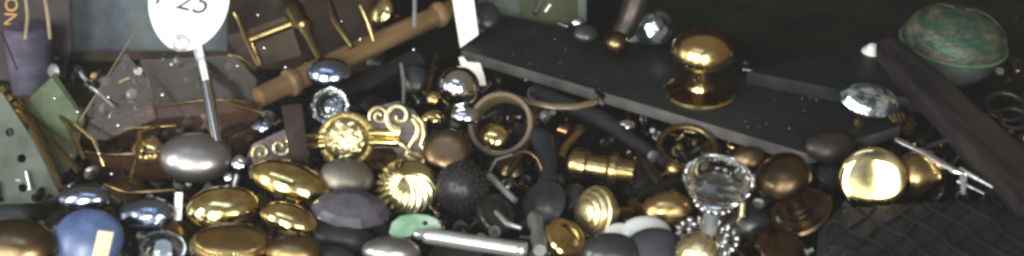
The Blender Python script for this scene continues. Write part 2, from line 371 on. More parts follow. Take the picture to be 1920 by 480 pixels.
# brass mushroom knob on rose, standing on the board
BH = .036   # board top height
pb = P(1312, 173, BH+.0015); s = S(pb)
e = empty('door_knob', 'polished brass mushroom door knob standing upright on its round rose on the dark board', 'door knob', pb)
bm = bmesh.new(); rr = 67*s
lathe(bm, [(0,-.0010),(rr,-.0010),(rr*1.0,.0006),(rr*.96,.0022),(rr*.8,.0034),(rr*.45,.0052),(rr*.3,.007),(rr*.24,.010),(0,.010)], 72)
link('rose', bm, M['brass'], e)
bm = bmesh.new(); zt = 85*s/math.cos(PITCH)
lathe(bm, [(0,.006),(rr*.40,.006),(rr*.34,.010),(rr*.32,zt*.4),(rr*.34,zt*.78),(0,zt*.8)], 40)
link('shank', bm, M['brass'], e)
bm = bmesh.new(); a = 59*s
lathe(bm, [(0,zt-31*s),(a*.66,zt-31*s),(a*.86,zt-29*s),(a*.96,zt-24*s),(a*1.0,zt-17*s),(a*.995,zt-10*s),(a*.965,zt-3*s),(a*.92,zt+4*s),(a*.86,zt+10*s),(a*.77,zt+16*s),(a*.64,zt+21*s),(a*.48,zt+25*s),(a*.30,zt+28*s),(a*.15,zt+29*s),(0,zt+29.5*s)], 72)
link('knob_head', bm, surf('handled_brass', (.84,.70,.31), (.55,.38,.15), .10, .3, 1, 70, .05, 50), e, ang=60)
# glass door knob on ornate chrome rose -----------------------------------------
pb = P(1326, 446, .030); s = S(pb)
e = empty('glass_door_knob', 'large clear glass door knob with chrome collar on an ornate silver base', 'glass door knob', pb, q_axis(axis_vec((.09,.05,1))))
zt = 108*s/math.cos(PITCH); a = 67*s
bm = bmesh.new()
pr = [(0,zt-36*s),(a*.42,zt-36*s),(a*.6,zt-30*s),(a*.86,zt-14*s),(a*.985,zt+1*s),(a*1.0,zt+10*s),(a*.94,zt+20*s),(a*.80,zt+29*s),(a*.58,zt+34*s),(a*.56,zt+31*s),(a*.3,zt+33*s),(0,zt+34*s)]
lathe(bm, pr, 12, lambda q, t: 1)
g = link('knob_head', bm, M['glass'], e, ang=22)
bm = bmesh.new(); lathe(bm, [(0,zt-33*s),(a*.38,zt-33*s),(a*.46,zt-29*s),(a*.30,zt-26*s),(a*.12,zt-22*s),(0,zt-21*s)], 12)  # added reflector inside the head, there to brighten the glass
link('added_reflector', bm, surf('reflector_foil', (.92,.97,.96), (.85,.92,.90), .25, .4, .25, 100, .1), e, ang=15)
bm = bmesh.new()
for k in range(16):
    q = 2*math.pi*k/16; bmesh.ops.create_icosphere(bm, subdivisions=2, radius=5.2*s, matrix=Matrix.Translation((a*.52*math.cos(q), a*.52*math.sin(q), zt-42*s)))
lathe(bm, [(0,zt-37*s),(a*.50,zt-37*s),(a*.56,zt-41*s),(a*.5,zt-50*s),(a*.3,zt-58*s),(0,zt-58*s)], 32)
link('collar', bm, M['chrome'], e)
bm = bmesh.new(); lathe(bm, [(0,0),(15*s,0),(14*s,zt-56*s),(0,zt-55*s)], 24); link('shank', bm, M['steel'], e)
bm = bmesh.new()
lathe(bm, [(0,-5*s),(58*s,-5*s),(60*s,0),(52*s,5*s),(40*s,4*s),(30*s,11*s),(18*s,16*s),(0,18*s)], 64, lambda q, t: 1+.06*math.cos(12*q))
for k in range(18):
    q = 2*math.pi*k/18; bmesh.ops.create_icosphere(bm, subdivisions=2, radius=(6 if k % 2 else 8)*s, matrix=Matrix.Translation((56*s*math.cos(q), 56*s*math.sin(q), 4*s)))
for k in range(11):
    q = 2*math.pi*k/11; bmesh.ops.create_icosphere(bm, subdivisions=2, radius=6*s, matrix=Matrix.Translation((36*s*math.cos(q), 36*s*math.sin(q), 10*s)))
link('rose', bm, M['chrome'], e, ang=50)
knob('pale brass swirl knob under the ornate silver base at bottom edge', 1306, 474, 78, 60, M['pale'], ax=(-.35,.6,.7), h=.052, mod=lambda a, t: 1+.06*math.cos(9*(a+4*t)) if .04 < t < .96 else 1, seg=200, c=.6, shade=60, stem=.012)
# quarter ring piece right of collar
pc = P(1378, 388, .034); s = S(pc)
e = empty('brass_crescent', 'thin pale brass crescent scrap right of the glass knob collar', 'brass scrap', pc, cr)
bm = bmesh.new(); tube(bm, [(math.cos(R(t))*20*s-6*s, math.sin(R(t))*32*s, 0) for t in range(-65, 75, 10)], [1.5*s,3*s,4.5*s,6*s,7*s,7*s,7*s,7*s,7*s,6*s,5*s,4*s,3*s,2*s][:14], 10)
o = link('crescent', bm, M['pale'], e)
# right crystals -------------------------------------------------------------
knob('large cracked crystal knob lying by the end of the dark board', 1630, 190, 116, 66, M['aba'], 'facet', ax=(.15,.3,1), h=.062, stem=.02, name='crystal_knob', cat='crystal knob', seg=11, flat=True, sm=M['brass'])
knob('brass collar knob beside the cracked crystal knob', 1690, 222, 70, 56, M['brassd'], 'ringed', ax=(.5,.3,.6), h=.03)
knob('blue green crystal knob standing behind the board, left of the brass mushroom knob', 1226, 52, 72, 96, M['aba'], 'facet', ax=(.6,.3,.6), h=.05, name='crystal_knob', cat='crystal knob', seg=10, flat=True, c=.9, sm=M['steel'])
# green patina globe ---------------------------------------------------------
zc = .043; p = P(1788, 78, zc); s = S(p); a = 96*s
e = empty('patina_globe', 'large green and rust patina metal globe with a rim round its middle, dark lower half', 'metal globe', p, q_axis(axis_vec((.07,0,1))))
bm = bmesh.new(); pr = [(a*math.cos(R(t)), 66*s*math.sin(R(t))) for t in range(0, 85, 5)]+[(5*s,66*s),(0,67*s)]
lathe(bm, [(a*.9,-1*s)]+pr, 72, lambda q, t: 1+.006*math.sin(3*q+7*t))
# twisted relief seams
up = link('upper_dome', bm, M['patina'], e)
bm = bmesh.new()
for k in range(3):
    q0 = 2*math.pi*(k*.31+.62)
    tube(bm, [((a*math.cos(R(t))*1.0)*math.cos(q0+t*.011), (a*math.cos(R(t)))*math.sin(q0+t*.011), 66*s*math.sin(R(t))) for t in range(4, 84, 6)], 1.6*s, 8)
link('relief_band', bm, M['patina'], e)
bm = bmesh.new(); tube(bm, [(a*1.02*math.cos(2*math.pi*k/72), a*1.02*math.sin(2*math.pi*k/72), -2*s) for k in range(72)], 3.2*s, 10, closed=True)
link('rim', bm, surf('rim_patina', (.06,.15,.10), (.13,.19,.14), .4, .6, .2, 90, .4), e)
bm = bmesh.new(); lathe(bm, [(0,-88*s),(a*.2,-88*s)]+[(a*.95*math.cos(R(t)), 84*s*math.sin(R(t))) for t in range(-75, 0, 6)]+[(a*.95,-2*s),(0,-1*s)], 64)
link('lower_bowl', bm, surf('dark_green_bowl', (.20,.26,.25), (.07,.10,.09), .16, .3, .35, 30), e)
# ---------------------------------------------------------------- ornate pull
pc = P(650, 262, .045); s = S(pc)
e = empty('ornate_drawer_pull', 'ornate cast brass drawer pull with round medallion and scrolled ends', 'drawer pull', pc, cr @ Matrix.Rotation(R(6), 3, 'Z'))
bm = bmesh.new()
pr = [(0,-10*s),(50*s,-10*s),(53*s,-4*s),(53*s,2*s),(49*s,5*s),(46*s,2*s)]+[(44*s*math.cos(R(t)), 3*s+24*s*math.sin(R(t))) for t in range(0, 90, 8)]+[(0,27*s)]
lathe(bm, pr, 64, lambda q, t: 1)
for k in range(40):      # cast relief leaves in the middle
    r = 36*math.sqrt(random.random()); q = random.random()*6.28
    bmesh.ops.create_icosphere(bm, subdivisions=2, radius=random.uniform(4,8)*s, matrix=Matrix.Translation((r*math.cos(q)*s, r*math.sin(q)*s, (3+24*math.sqrt(max(0,1-(r/44)**2)))*s)) @ Matrix.Rotation(q*3.3+k,4,'Z') @ Matrix.Diagonal((1.5,.6,.55,1)))
link('medallion', bm, M['pale'], e, ang=50)
def spiral(cx, cy, r0, r1, t0, t1, n=34, z=0):
    return [((cx+(r0+(r1-r0)*i/n)*math.cos(R(t0+(t1-t0)*i/n)))*s, (cy+(r0+(r1-r0)*i/n)*math.sin(R(t0+(t1-t0)*i/n)))*s, z*s) for i in range(n+1)]
bm = bmesh.new()
tube(bm, spiral(66, 38, 3, 19, 0, 560, 44, 4), 3.6*s, 8)
tube(bm, spiral(103, 34, 4, 28, -200, 270, 44, 6), [(2.5+4*i/44)*s for i in range(45)], 10)
tube(bm, [(128*s,26*s,6*s),(136*s,10*s,6*s),(132*s,-6*s,4*s),(118*s,-22*s,2*s),(108*s,-40*s,0),(126*s,-54*s,0),(142*s,-66*s,0)], [5*s,6*s,6*s,5*s,5*s,4*s,2*s], 10)
tube(bm, [(128*s,34*s,2*s),(144*s,18*s,0),(146*s,-6*s,0),(138*s,-24*s,0),(146*s,-40*s,0),(138*s,-60*s,0),(122*s,-66*s,0)], [3*s,5*s,6*s,6*s,5*s,4*s,2*s], 10)
tube(bm, [(90*s,-10*s,4*s),(104*s,-20*s,4*s),(118*s,-36*s,3*s),(140*s,-50*s,2*s)], [4*s,5*s,5*s,3*s], 10)
for k in range(6): tube(bm, [((104+k*6)*s,-52*s,1*s),((100+k*7)*s,-76*s,-2*s)], 2.2*s, 6)
link('right_scroll', bm, M['pale'], e).name = 'scroll_end'
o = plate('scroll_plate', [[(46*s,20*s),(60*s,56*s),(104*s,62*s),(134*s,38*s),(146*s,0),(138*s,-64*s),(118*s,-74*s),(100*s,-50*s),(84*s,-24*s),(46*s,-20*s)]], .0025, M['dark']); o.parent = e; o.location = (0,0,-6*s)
bm = bmesh.new()
tube(bm, spiral(-160, -8, 3, 21, 180, 640, 44, 4), 3.4*s, 8)
tube(bm, spiral(-124, 0, 4, 22, 0, 420, 44, 4), 3.8*s, 8)
tube(bm, [(-104*s,20*s,2*s),(-106*s,2*s,4*s),(-98*s,-12*s,4*s),(-104*s,-28*s,2*s),(-130*s,-34*s,2*s)], [3*s,5*s,5*s,5*s,3*s], 10)
tube(bm, [(-184*s,-34*s,0),(-150*s,-38*s,1*s),(-104*s,-40*s,0)], 4*s, 8)
link('scroll_end', bm, M['pale'], e)
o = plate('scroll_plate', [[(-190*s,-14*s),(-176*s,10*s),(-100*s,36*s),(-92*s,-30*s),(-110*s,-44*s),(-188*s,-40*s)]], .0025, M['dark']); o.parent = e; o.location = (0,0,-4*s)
bm = bmesh.new()
for y, r in ((9, 8), (-8, 9)):
    tube(bm, [(-112*s,y*s,-4*s),(-60*s,(y+2)*s,0),(0,(y+1)*s,0),(60*s,(y-2)*s,0),(98*s,(y-8)*s,-4*s)], [r*s]*5, 14)
link('grip_bar', bm, M['brass'], e)
# dark strap over the pull
e = empty('leather_strap', 'short dark brown leather strap lying across the ornate brass pull', 'strap', P(562, 292, .05), cr)
s = S(P(562,250,.05)); bm = bmesh.new()
slab(bm, [(-14*s,-36*s),(20*s,-36*s),(4*s,96*s),(-34*s,92*s)], .003)
o = link('strap', bm, surf('brown_leather', (.030,.017,.014), (.016,.010,.010), .5, .7, 0, 60, .2, spec=.15), e)
# ---------------------------------------------------------------- wooden rod
A, Bp = P(482, 184, .045), P(870, 6, .05); s = S(A); L = (Bp-A).length
e = empty('wooden_rod', 'turned light wooden rod with raised rings, leaning up to the right', 'wooden rod', A, q_axis(Bp-A))
bm = bmesh.new()
lathe(bm, [(0,0),(14*s,0),(19*s,3*s),(20*s,10*s),(20*s,68*s),(22*s,72*s),(27*s,76*s),(28*s,83*s),(26*s,90*s),(21*s,94*s),(22*s,L*.4),(21*s,L*.82),(20*s,L*.84),(26*s,L*.855),(27*s,L*.87),(25*s,L*.885),(20*s,L*.9),(22*s,L),(0,L)], 40)
link('rod_body', bm, M['wood'], e)
# second dull lever under rod, right side (grey wood shape)
e = empty('lever_handle', 'dull grey metal lever handle under the wooden rod, left of the chrome ball', 'lever handle', P(680, 168, .02))
bm = bmesh.new(); pts = [P(622,178,.03)-e.location, P(680,158,.03)-e.location, P(730,132,.032)-e.location, P(782,110,.034)-e.location]
tube(bm, pts, [.007,.010,.009,.012], 16, flat=.6); link('handle_body', bm, M['steel' if 0 else 'darkrod'], e)
# ---------------------------------------------------------------- horn ring
pc = P(941, 236, .036); s = S(pc)
e = empty('horn_ring', 'upright tan horn ring you can see small knobs through', 'ring', pc, cr @ Matrix.Rotation(R(-14), 3, 'X') @ Matrix.Rotation(R(-10), 3, 'Y'))
bm = bmesh.new()
for prf in [[(-34,60),(-34,55),(-32,53),(18,52),(20,53),(20,60),(17,62),(-32,62)]]:
    seg = 64; rings = []
    for k in range(seg):
        q = 2*math.pi*k/seg; rings.append([bm.verts.new((r*s*math.cos(q), r*s*math.sin(q), z*s)) for z, r in prf])
    for k in range(seg):
        a_, b_ = rings[k], rings[(k+1) % seg]
        for j in range(len(prf)): bm.faces.new((a_[j], a_[(j+1) % len(prf)], b_[(j+1) % len(prf)], b_[j]))
o = link('ring_body', bm, M['horn'], e)
# curved pull handle 985..1135
e = empty('curved_pull', 'thin curved bronze pull handle with a chrome tip, right of the horn ring', 'pull handle', P(1050, 200, .03))
L0 = e.location.copy()
bm = bmesh.new(); tube(bm, [P(x, y, .045)-L0 for x, y in ((935,172),(965,182),(1000,193),(1040,200),(1080,200),(1108,194),(1128,184))], [.003,.0032,.0034,.0036,.0036,.0036,.003], 12, flat=.7)
link('bow', bm, M['horn'], e)
bm = bmesh.new(); tube(bm, [P(x, y, .046)-L0 for x, y in ((1120,172),(1126,182),(1124,190),(1134,198))], [.003,.0045,.003,.002], 12)
link('tip', bm, M['chrome'], e)
# ---------------------------------------------------------------- dark board
def board(name, label, cat, cs, h, th, m, me, bev=.001):
    c = sum((P(x, y, h) for x, y in cs), Vector())/len(cs)
    e = empty(name, label, cat, (c.x, c.y, h-th))
    pts = [P(x, y, h)-e.location for x, y in cs]
    bm = bmesh.new(); slab(bm, [(p.x, p.y) for p in pts], th, Matrix.Translation((0,0,th)), bev)
    bm.normal_update()
    for f in bm.faces: f.material_index = 0 if f.normal.z > .9 or f.normal.z < -.9 else 1
    link('board_body', bm, [m, me], e); return e
board('dark_board', 'long flat dark slate grey board with greyish front edge, carrying the brass mushroom knob', 'board', [(864,93),(1514,288),(1690,236),(1600,190),(1440,134),(944,27)], BH, .0105, M['slate'], M['slateedge'])
e = board('dark_block', 'blackish slab behind the right end of the long board, under the white knob tip', 'slab', [(1400,134),(1560,166),(1735,188),(1652,62)], BH+.012, .012, M['slate'], M['slate'])
# diagonal wooden bar
A, Bp = P(1660, 82, .060), P(1966, 380, .055); s = S(A)
d = (Bp-A); L = d.length; zx = Vector((0,0,1)); xa = d.normalized(); ya = zx.cross(xa).normalized(); za = xa.cross(ya)
rotm = Matrix((xa, ya, za)).transposed()
e = empty('wooden_bar', 'heavy dark weathered wooden bar lying diagonally in front of the green globe', 'wooden bar', A, rotm)
bm = bmesh.new()
NX, NY = 44, 14
rings = []
for i in range(NX+1):
    t = i/NX; x = t*L; wd = (.0115+.0125*t)*(min(1, math.sqrt(t*10)+.45)); ht = .009
    ring = []
    for k in range(20):
        q = 2*math.pi*k/20; cx_, sx_ = math.cos(q), math.sin(q)
        yy = math.copysign(abs(cx_)**.2, cx_)*wd; zz = math.copysign(abs(sx_)**.2, sx_)*ht
        nn = noise.noise(Vector((x*25, yy*80, zz*80)))*.0018
        ring.append(bm.verts.new((x, yy+nn, zz+nn-.004)))
    rings.append(ring)
for i in range(NX):
    for k in range(20): bm.faces.new((rings[i][k], rings[i][(k+1) % 20], rings[i+1][(k+1) % 20], rings[i+1][k]))
bm.faces.new(rings[0][::-1]); bm.faces.new(rings[-1])
link('bar_body', bm, M['darkwood'], e, ang=60)
# ---------------------------------------------------------------- rods, bolts, spindles
def rod(name, label, cat, parts, h=None, group=None):
    """parts: (partname, [(px,py,h)...], [radius px...], material)"""
    x, y, z = parts[0][1][0]; L0 = P(x, y, z)
    e = empty(name, label, cat, L0, None, group)
    for pn, pts, rad, m in parts:
        W_ = [P(*q) for q in pts]; s = S(W_[0]); bm = bmesh.new()
        tube(bm, [w-L0 for w in W_], [r*s for r in rad], 16)
        link(pn, bm, m, e, ang=40)
    return e
rod('plum_rod', 'long dark plum rod running down right below the board to the small golden ball', 'rod', [('rod_body', [(1000,170,.024),(1130,225,.024),(1250,308,.026)], [13,15,9], M['darkrod']), ('ferrule', [(1222,292,.028),(1228,296,.028)], [11,11], M['steel'])])
rod('dark_rod', 'short black rod crossing below the small golden ball', 'rod', [('rod_body', [(1190,372,.022),(1310,318,.022)], [13,12], M['black'])])
# threaded chrome sleeve
bmL = P(778, 438, .048); A, Bp = bmL, P(985, 470, .050); s = S(A); L = (Bp-A).length
e = empty('threaded_spindle', 'bright chrome threaded spindle lying under the green hook', 'spindle', A, q_axis(Bp-A))
bm = bmesh.new(); pr = [(0,0),(8*s,0),(9*s,4*s),(9*s,18*s),(14*s,20*s),(15*s,30*s)]
z = 32*s
while z < L-14*s: pr += [(14.6*s, z), (15.6*s, z+1.7*s)]; z += 3.4*s
pr += [(14*s,L-12*s),(16*s,L-10*s),(16*s,L),(0,L)]
lathe(bm, pr, 32); link('threaded_body', bm, surf('spindle_steel', (.85,.87,.88), (.65,.67,.69), .14, .26, .85, 80), e, ang=80)
rod('chrome_fitting', 'small stepped chrome fitting right of the threaded spindle end', 'fitting', [('fitting_body', [(1000,408,.03),(1006,420,.034),(1008,428,.036),(1010,450,.038),(1012,470,.04)], [12,16,11,15,12], M['steel'])])
knob('small brass cap lying tilted right of the chrome fitting', 1060, 446, 84, 52, M['brass'], 'disc', ax=(.45,.3,.8), h=.034, name='round_thimble', cat='thimble', c=.3, headname='cap_head')
rod('brass_shank', 'turned dark brass shank lying on its side below the plum rod', 'knob shank', [('shank_body', [(1068,306,.03),(1074,308,.03),(1076,308,.03),(1100,312,.03),(1104,312,.03),(1140,318,.03),(1146,319,.03),(1150,320,.03),(1158,321,.03),(1160,321,.03),(1190,325,.03)], [18,30,33,31,25,25,34,36,34,26,24], M['brass2'])])
rod('copper_bolt', 'small steel bolt with copper head, left of the turned brass shank', 'bolt', [('bolt_shaft', [(1084,250,.036),(1062,274,.032),(1050,298,.028)], [9,8,10], M['brass2']), ('bolt_head', [(1050,243,.038),(1066,248,.038)], [10,10], M['copper'])])
rod('black_lever', 'upright dark blue grey lever between the horn ring and copper headed bolt', 'lever', [('lever_body', [(1006,250,.036),(1020,268,.034),(1026,300,.03),(1030,345,.026)], [14,22,19,15], surf('blue_black_steel', (.03,.04,.05), (.018,.022,.028), .35, .5, .3))])
rod('steel_strip', 'narrow grey steel strip slanting down right of the hobnail knob', 'strip', [('strip_body', [(918,330,.034),(966,376,.030)], [7,6], M['steel'])])
rod('brass_bolt', 'tiny dull brass bolt left of the worn golden oval knob', 'bolt', [('bolt_body', [(1184,378,.034),(1196,390,.034)], [9,9], M['brassd'])])
# steel key-like spindle on right
rod('steel_latch', 'slim shiny steel latch rod with forked end above the black net bag', 'latch', [
 ('latch_rod', [(1680,262,.052),(1700,272,.052),(1716,280,.052),(1730,286,.052),(1760,304,.05),(1790,322,.05),(1820,330,.048)], [6,9,5,8,8,8,5], M['chrome']),
 ('prong', [(1800,318,.05),(1834,336,.05),(1866,354,.048)], [6,4,2], M['steel']),
 ('prong', [(1806,332,.05),(1806,362,.046)], [7,4], M['steel']),
 ('prong', [(1796,340,.048),(1822,352,.047),(1846,364,.046)], [3,3,2], M['chrome'])])
rod('black_spike', 'thin black metal spike crossing behind the shiny steel latch', 'spike', [('spike_body', [(1716,284,.046),(1770,264,.05),(1838,252,.052)], [5,5,7], M['black'])])
knob('small chrome stud cut by the right edge beside the net bag', 1920, 378, 26, 30, M['porc'], 'ball', ax=(.0,.3,1), h=.05, seg=24, name='metal_stud', cat='stud', headname='stud_head')
# hanging lever with bronze ball near top
rod('lever_handle', 'black lever handle with bronze ball end standing behind the board at top centre', 'lever handle', [('handle_body', [(1212,-50,.10),(1196,-5,.085),(1180,40,.065),(1160,72,.052)], [25,25,22,17], M['dark'])])
knob('dull bronze ball below the black lever at top centre', 1155, 82, 48, 44, M['bronze'], 'ball', ax=(0,.2,1), h=.052, c=1, seg=32, stem=.01)
# ---------------------------------------------------------------- green hook
pc = P(785, 424, .050); s = S(pc)
e = empty('patina_hook', 'pale green patina hook plate with one round hole above the threaded spindle', 'hook', pc, cr @ Matrix.Rotation(R(-18), 3, 'X'))
out = [(-52,-14),(-48,4),(-34,16),(-10,20),(16,18),(34,10),(42,-4),(36,-12),(10,-10),(-8,-12),(-20,-20),(-36,-24)]
o = plate('hook_plate', [[(x*s, y*s) for x, y in out], circ(13*s, 5*s, 7*s, 20)], .004, M['patinag'], bev=.0009); o.parent = e
# ---------------------------------------------------------------- net bag
e = empty('net_bag', 'black cloth bag under a diamond net filling the lower right corner', 'bag', P(1745, 470, .0))
L0 = e.location.copy()
NU, NV = 96, 40
def bagpt(u, v):         # u across 0..1, v from back rim (0) to front (1)
    a0_ = (1535+u*(2040-1535)); yt = 392-20*math.sin(min(1,u*1.25)*math.pi*.62)-18*u + (28*(1-min(1,u/.12))**2)
    yb = 600
    y_ = yt+(yb-yt)*v
    hh_ = .030+.030*math.sin(min(1, v*1.5)*math.pi/2)*math.sin(min(1, u*5+.12)*math.pi/2)
    hh_ += .0035*noise.noise(Vector((u*9, v*5, 0)))+.0012*noise.noise(Vector((u*30, v*15, 3)))
    return P(a0_, y_, 0).xy, hh_
def bagw(u, v):
    xy, h_ = bagpt(u, v); fr = bagpt(0, 0)[0]
    return Vector((xy[0], xy[1], h_))-L0
# fit: place by projecting at its own height
def bagw(u, v):
    xy, h_ = bagpt(u, v)
    a0_ = (1535+u*505); yt = 397-16*math.sin(min(1,u*1.25)*math.pi*.62)-10*u + (40*(1-min(1,u/.10))**2)
    return P(a0_, yt+(600-yt)*v, h_)-L0
bm = bmesh.new(); g = [[bm.verts.new(bagw(i/NU, j/NV)) for i in range(NU+1)] for j in range(NV+1)]
for j in range(NV):
    for i in range(NU): bm.faces.new((g[j][i], g[j][i+1], g[j+1][i+1], g[j+1][i]))
ed = [e_ for e_ in bm.edges if e_.is_boundary]
r = bmesh.ops.extrude_edge_only(bm, edges=ed)
for v in r['geom']:
    if isinstance(v, bmesh.types.BMVert): v.co.z = -L0.z+.001
link('bag_cloth', bm, M['net'], e, ang=80)
bm = bmesh.new()
for k in range(-5, 12):
    for sgn in (1, -1):
        pts = []
        for i in range(61):
            v = i/60*.75; u = k*.13+sgn*v*1.0*.62 + (.0 if sgn > 0 else .35) + .012*math.sin(v*22+k)
            if 0.02 < u < .98: pts.append(bagw(u, v)+Vector((0,-.0006,.0012)))
        if len(pts) > 3: tube(bm, pts, .0010, 6)
link('net_cord', bm, M['cord'], e)['kind'] = 'stuff'
# ---------------------------------------------------------------- tags
yT = .105
pc = PY(352, 12, .02+yT*0+.05); s = S(pc)
e = empty('oval_tag', 'large white oval enamel tag with black number on a chrome stem', 'tag', pc, cr @ Matrix.Rotation(R(-13), 3, 'Z'))
out = []
for k in range(64):
    q = 2*math.pi*k/64; x = 74*math.cos(q); y = 96*math.sin(q)-2
    if y < 0: x *= 1-.10*(y/96)**2
    out.append((x*s, y*s+14*s))
o = plate('tag_plate', [out], .002, M['white'], bev=.0006); o.parent = e
letter('1 25', 62*s, M['ink'], e, -18*s, 10*s, .0018, 0, 'number', .25)
txt = "HAMILTON MF'G   CO"
for i, ch in enumerate(txt):
    q = R(200+ i*(322-200)/(len(txt)-1)); 
    if ch != ' ': letter(ch, 14*s, M['inkpale'] if i < 13 else M['inkpale'], e, 60*math.cos(q)*s, (78*math.sin(q)+12)*s, .0018, q+math.pi/2)
bm = bmesh.new(); tube(bm, [((14*math.cos(2*math.pi*k/24)+2)*s, (-70+14*math.sin(2*math.pi*k/24))*s, 3*s) for k in range(24)], 3.5*s, 10, closed=True)
link('ring', bm, M['steel'], e)
bpy.context.view_layer.update()
inv = e.matrix_world.inverted()
bm = bmesh.new(); tube(bm, [inv @ PY(371, 84, pc.y-.003), inv @ P(388, 160, .075), inv @ P(408, 268, .045)], [11*s,11*s,10*s], 18)
link('stem', bm, M['chrome'], e)
for (lab, pts, hh_) in (('tall white paper price tag slanting above the left end of the board', [(844,-30),(884,-30),(897,65),(863,90)], .06), ('small notched white paper tag below the left end of the board', [(860,108),(868,106),(876,116),(900,118),(908,142),(912,160),(898,160),(892,142),(868,134)], .04)):
    cx_ = sum(p[0] for p in pts)/len(pts); cy_ = sum(p[1] for p in pts)/len(pts); pc = P(cx_, cy_, hh_); s = S(pc)
    e = empty('paper_tag', lab, 'paper tag', pc, cr)
    o = plate('tag_paper', [[((x-cx_)*s, (cy_-y)*s) for x, y in pts]], .0008, M['paper'], bev=.0001); o.parent = e
# ---------------------------------------------------------------- left side: hinge, boards, bags, dish
def facing(name, label, cat, pts, h, th, m, rx=0, holes=(), y=None, bev=.0004, pname='panel', group=None):
    cx_ = sum(p[0] for p in pts)/len(pts); cy_ = sum(p[1] for p in pts)/len(pts)
    pc = P(cx_, cy_, h) if y is None else PY(cx_, cy_, y); s = S(pc)
    e = empty(name, label, cat, pc, cr, group)
    ol = [[((x-cx_)*s, (cy_-yy)*s) for x, yy in pts]]+[circ((x-cx_)*s, (cy_-yy)*s, r*s, 20) for x, yy, r in holes]
    o = plate(pname, ol, th, m, bev=bev); o.parent = e
    return e, s, cx_, cy_
facing('perforated_panel', 'grey green perforated panel with a column of round holes at the left edge', 'perforated panel', [(-30,150),(6,176),(62,262),(112,362),(112,378),(-30,384)], .035, .003, M['pegb'], holes=((20,248,9),(42,297,9),(44,352,9)))
rod('metal_strip', 'long thin brass strip with shiny screw heads slanting down along the perforated panel', 'brass strip', [
 ('strip_body', [(8,168,.06),(60,240,.05),(116,356,.038)], [8,9,4], M['brass2']),
 ('screw_head', [(8,168,.064),(16,176,.064)], [11,9], M['brass']), ('screw_head', [(20,184,.062),(26,190,.062)], [10,8], M['brass']), ('screw_head', [(32,196,.06),(38,202,.06)], [9,8], M['brass'])])
rod('brass_rail', 'dull gold rail parallel to the brass strip, ending in a glass dish', 'rail', [('rail_body', [(44,206,.05),(150,324,.035)], [7,6], M['brassd'])])
facing('green_pouch', 'small green felt diamond pouch behind the brass strip', 'pouch', [(100,146),(150,214),(134,262),(96,240),(58,186)], .05, .006, M['green'], bev=.001)
facing('wire_triangle', 'dark card behind the green pouch with a pale folded edge', 'card', [(104,138),(160,222),(140,300),(110,350),(40,210),(62,178)], .042, .003, M['olive'])
# amber glass dish
pc = P(335, 300, .002); s = S(pc)
e = empty('glass_dish', 'shallow amber pink glass dish with a bright rim behind the satin nickel egg knob', 'glass dish', pc, q_axis(axis_vec((-.16,-.02,1))))
bm = bmesh.new()
a, z1 = 178*s, 72*s
lathe(bm, [(0,0),(a*.72,0),(a*.84,6*s),(a*.93,30*s),(a,z1),(a*.975,z1),(a*.90,32*s),(a*.8,10*s),(a*.7,4*s),(0,4*s)], 64, lambda q, t: 1)
bm.transform(Matrix.Diagonal((1,.52,1,1)))
link('dish_body', bm, M['dish'], e)
bm = bmesh.new(); tube(bm, [(a*.99*math.cos(2*math.pi*k/72), a*.99*.52*math.sin(2*math.pi*k/72), z1) for k in range(72)], 3.6*s, 10, closed=True)
link('rim', bm, M['bronze'], e)
facing('clear_packet', 'clear plastic packet, triangular, left of the chrome stem', 'plastic packet', [(236,100),(278,152),(292,222),(200,262),(132,258),(150,220)], .05, .0012, M['film'])
facing('clear_packet', 'larger clear plastic packet behind the chrome stem of the oval tag', 'plastic packet', [(262,112),(440,104),(482,150),(470,208),(296,222)], .045, .0012, M['film'])
rod('wire_edge', 'thin pale bent wire standing up from the triangular packet towards the top', 'wire', [('wire', [(150,226,.05),(206,136,.065),(272,30,.08)], [1.6,1.6,1.6], M['tan'])])
rod('wire_edge', 'short copper wire leaning inside the larger clear packet', 'wire', [('wire', [(272,136,.06),(284,180,.055),(294,220,.05)], [2.2,2.2,2.2], M['copper'])])
rod('chrome_screw', 'small chrome screw pointing up left beside the triangular packet', 'screw', [('screw_shaft', [(148,134,.065),(172,162,.06),(214,200,.055)], [4,4,2.5], M['steel']), ('screw_head', [(144,128,.066),(152,138,.066)], [6,7], M['chrome']), ('collar', [(164,158,.062),(174,166,.062)], [8,8], M['chrome'])])
# tin, straps, lettered card
yb = .13
pb = PY(66, 200, .08); s = S(pb)
e = empty('purple_tin', 'lilac purple cylindrical tin with two tan straps at the upper left', 'tin', pb, q_axis(axis_vec((.0,-.2,1))))
bm = bmesh.new(); lathe(bm, [(0,-30*s),(34*s,-30*s),(36*s,-26*s),(44*s,148*s),(43*s,152*s),(38*s,156*s),(0,156*s)], 48); link('tin_body', bm, M['purple'], e)
inv = e.matrix_world.copy(); bpy.context.view_layer.update(); inv = e.matrix_world.inverted()
for xs in ((46,52,48), (80,90,94)):
    bm = bmesh.new(); tube(bm, [inv @ PY(xs[0], -30, .045), inv @ PY(xs[1], 30, .045), inv @ PY(xs[2], 72, .045)], [3.4*s]*3, 8); link('strap', bm, M['tan'], e)
e, s, cx_, cy_ = facing('lettered_card', 'dark plum card with amber sideways lettering in the top left corner', 'card', [(-40,-60),(128,-60),(134,90),(110,200),(34,200),(-40,120)], 0, .002, M['plumcard'], y=.115)
letter('TION', 34*s, M['amber'], e, (22-cx_)*s, (cy_-8)*s, .0026, R(-94))
rod('gold_cord', 'thin gold cord running down the lettered card at the far left edge', 'cord', [('cord', [(2,60,.085),(18,96,.08),(32,130,.072)], [2,2,2], M['brass2'])])
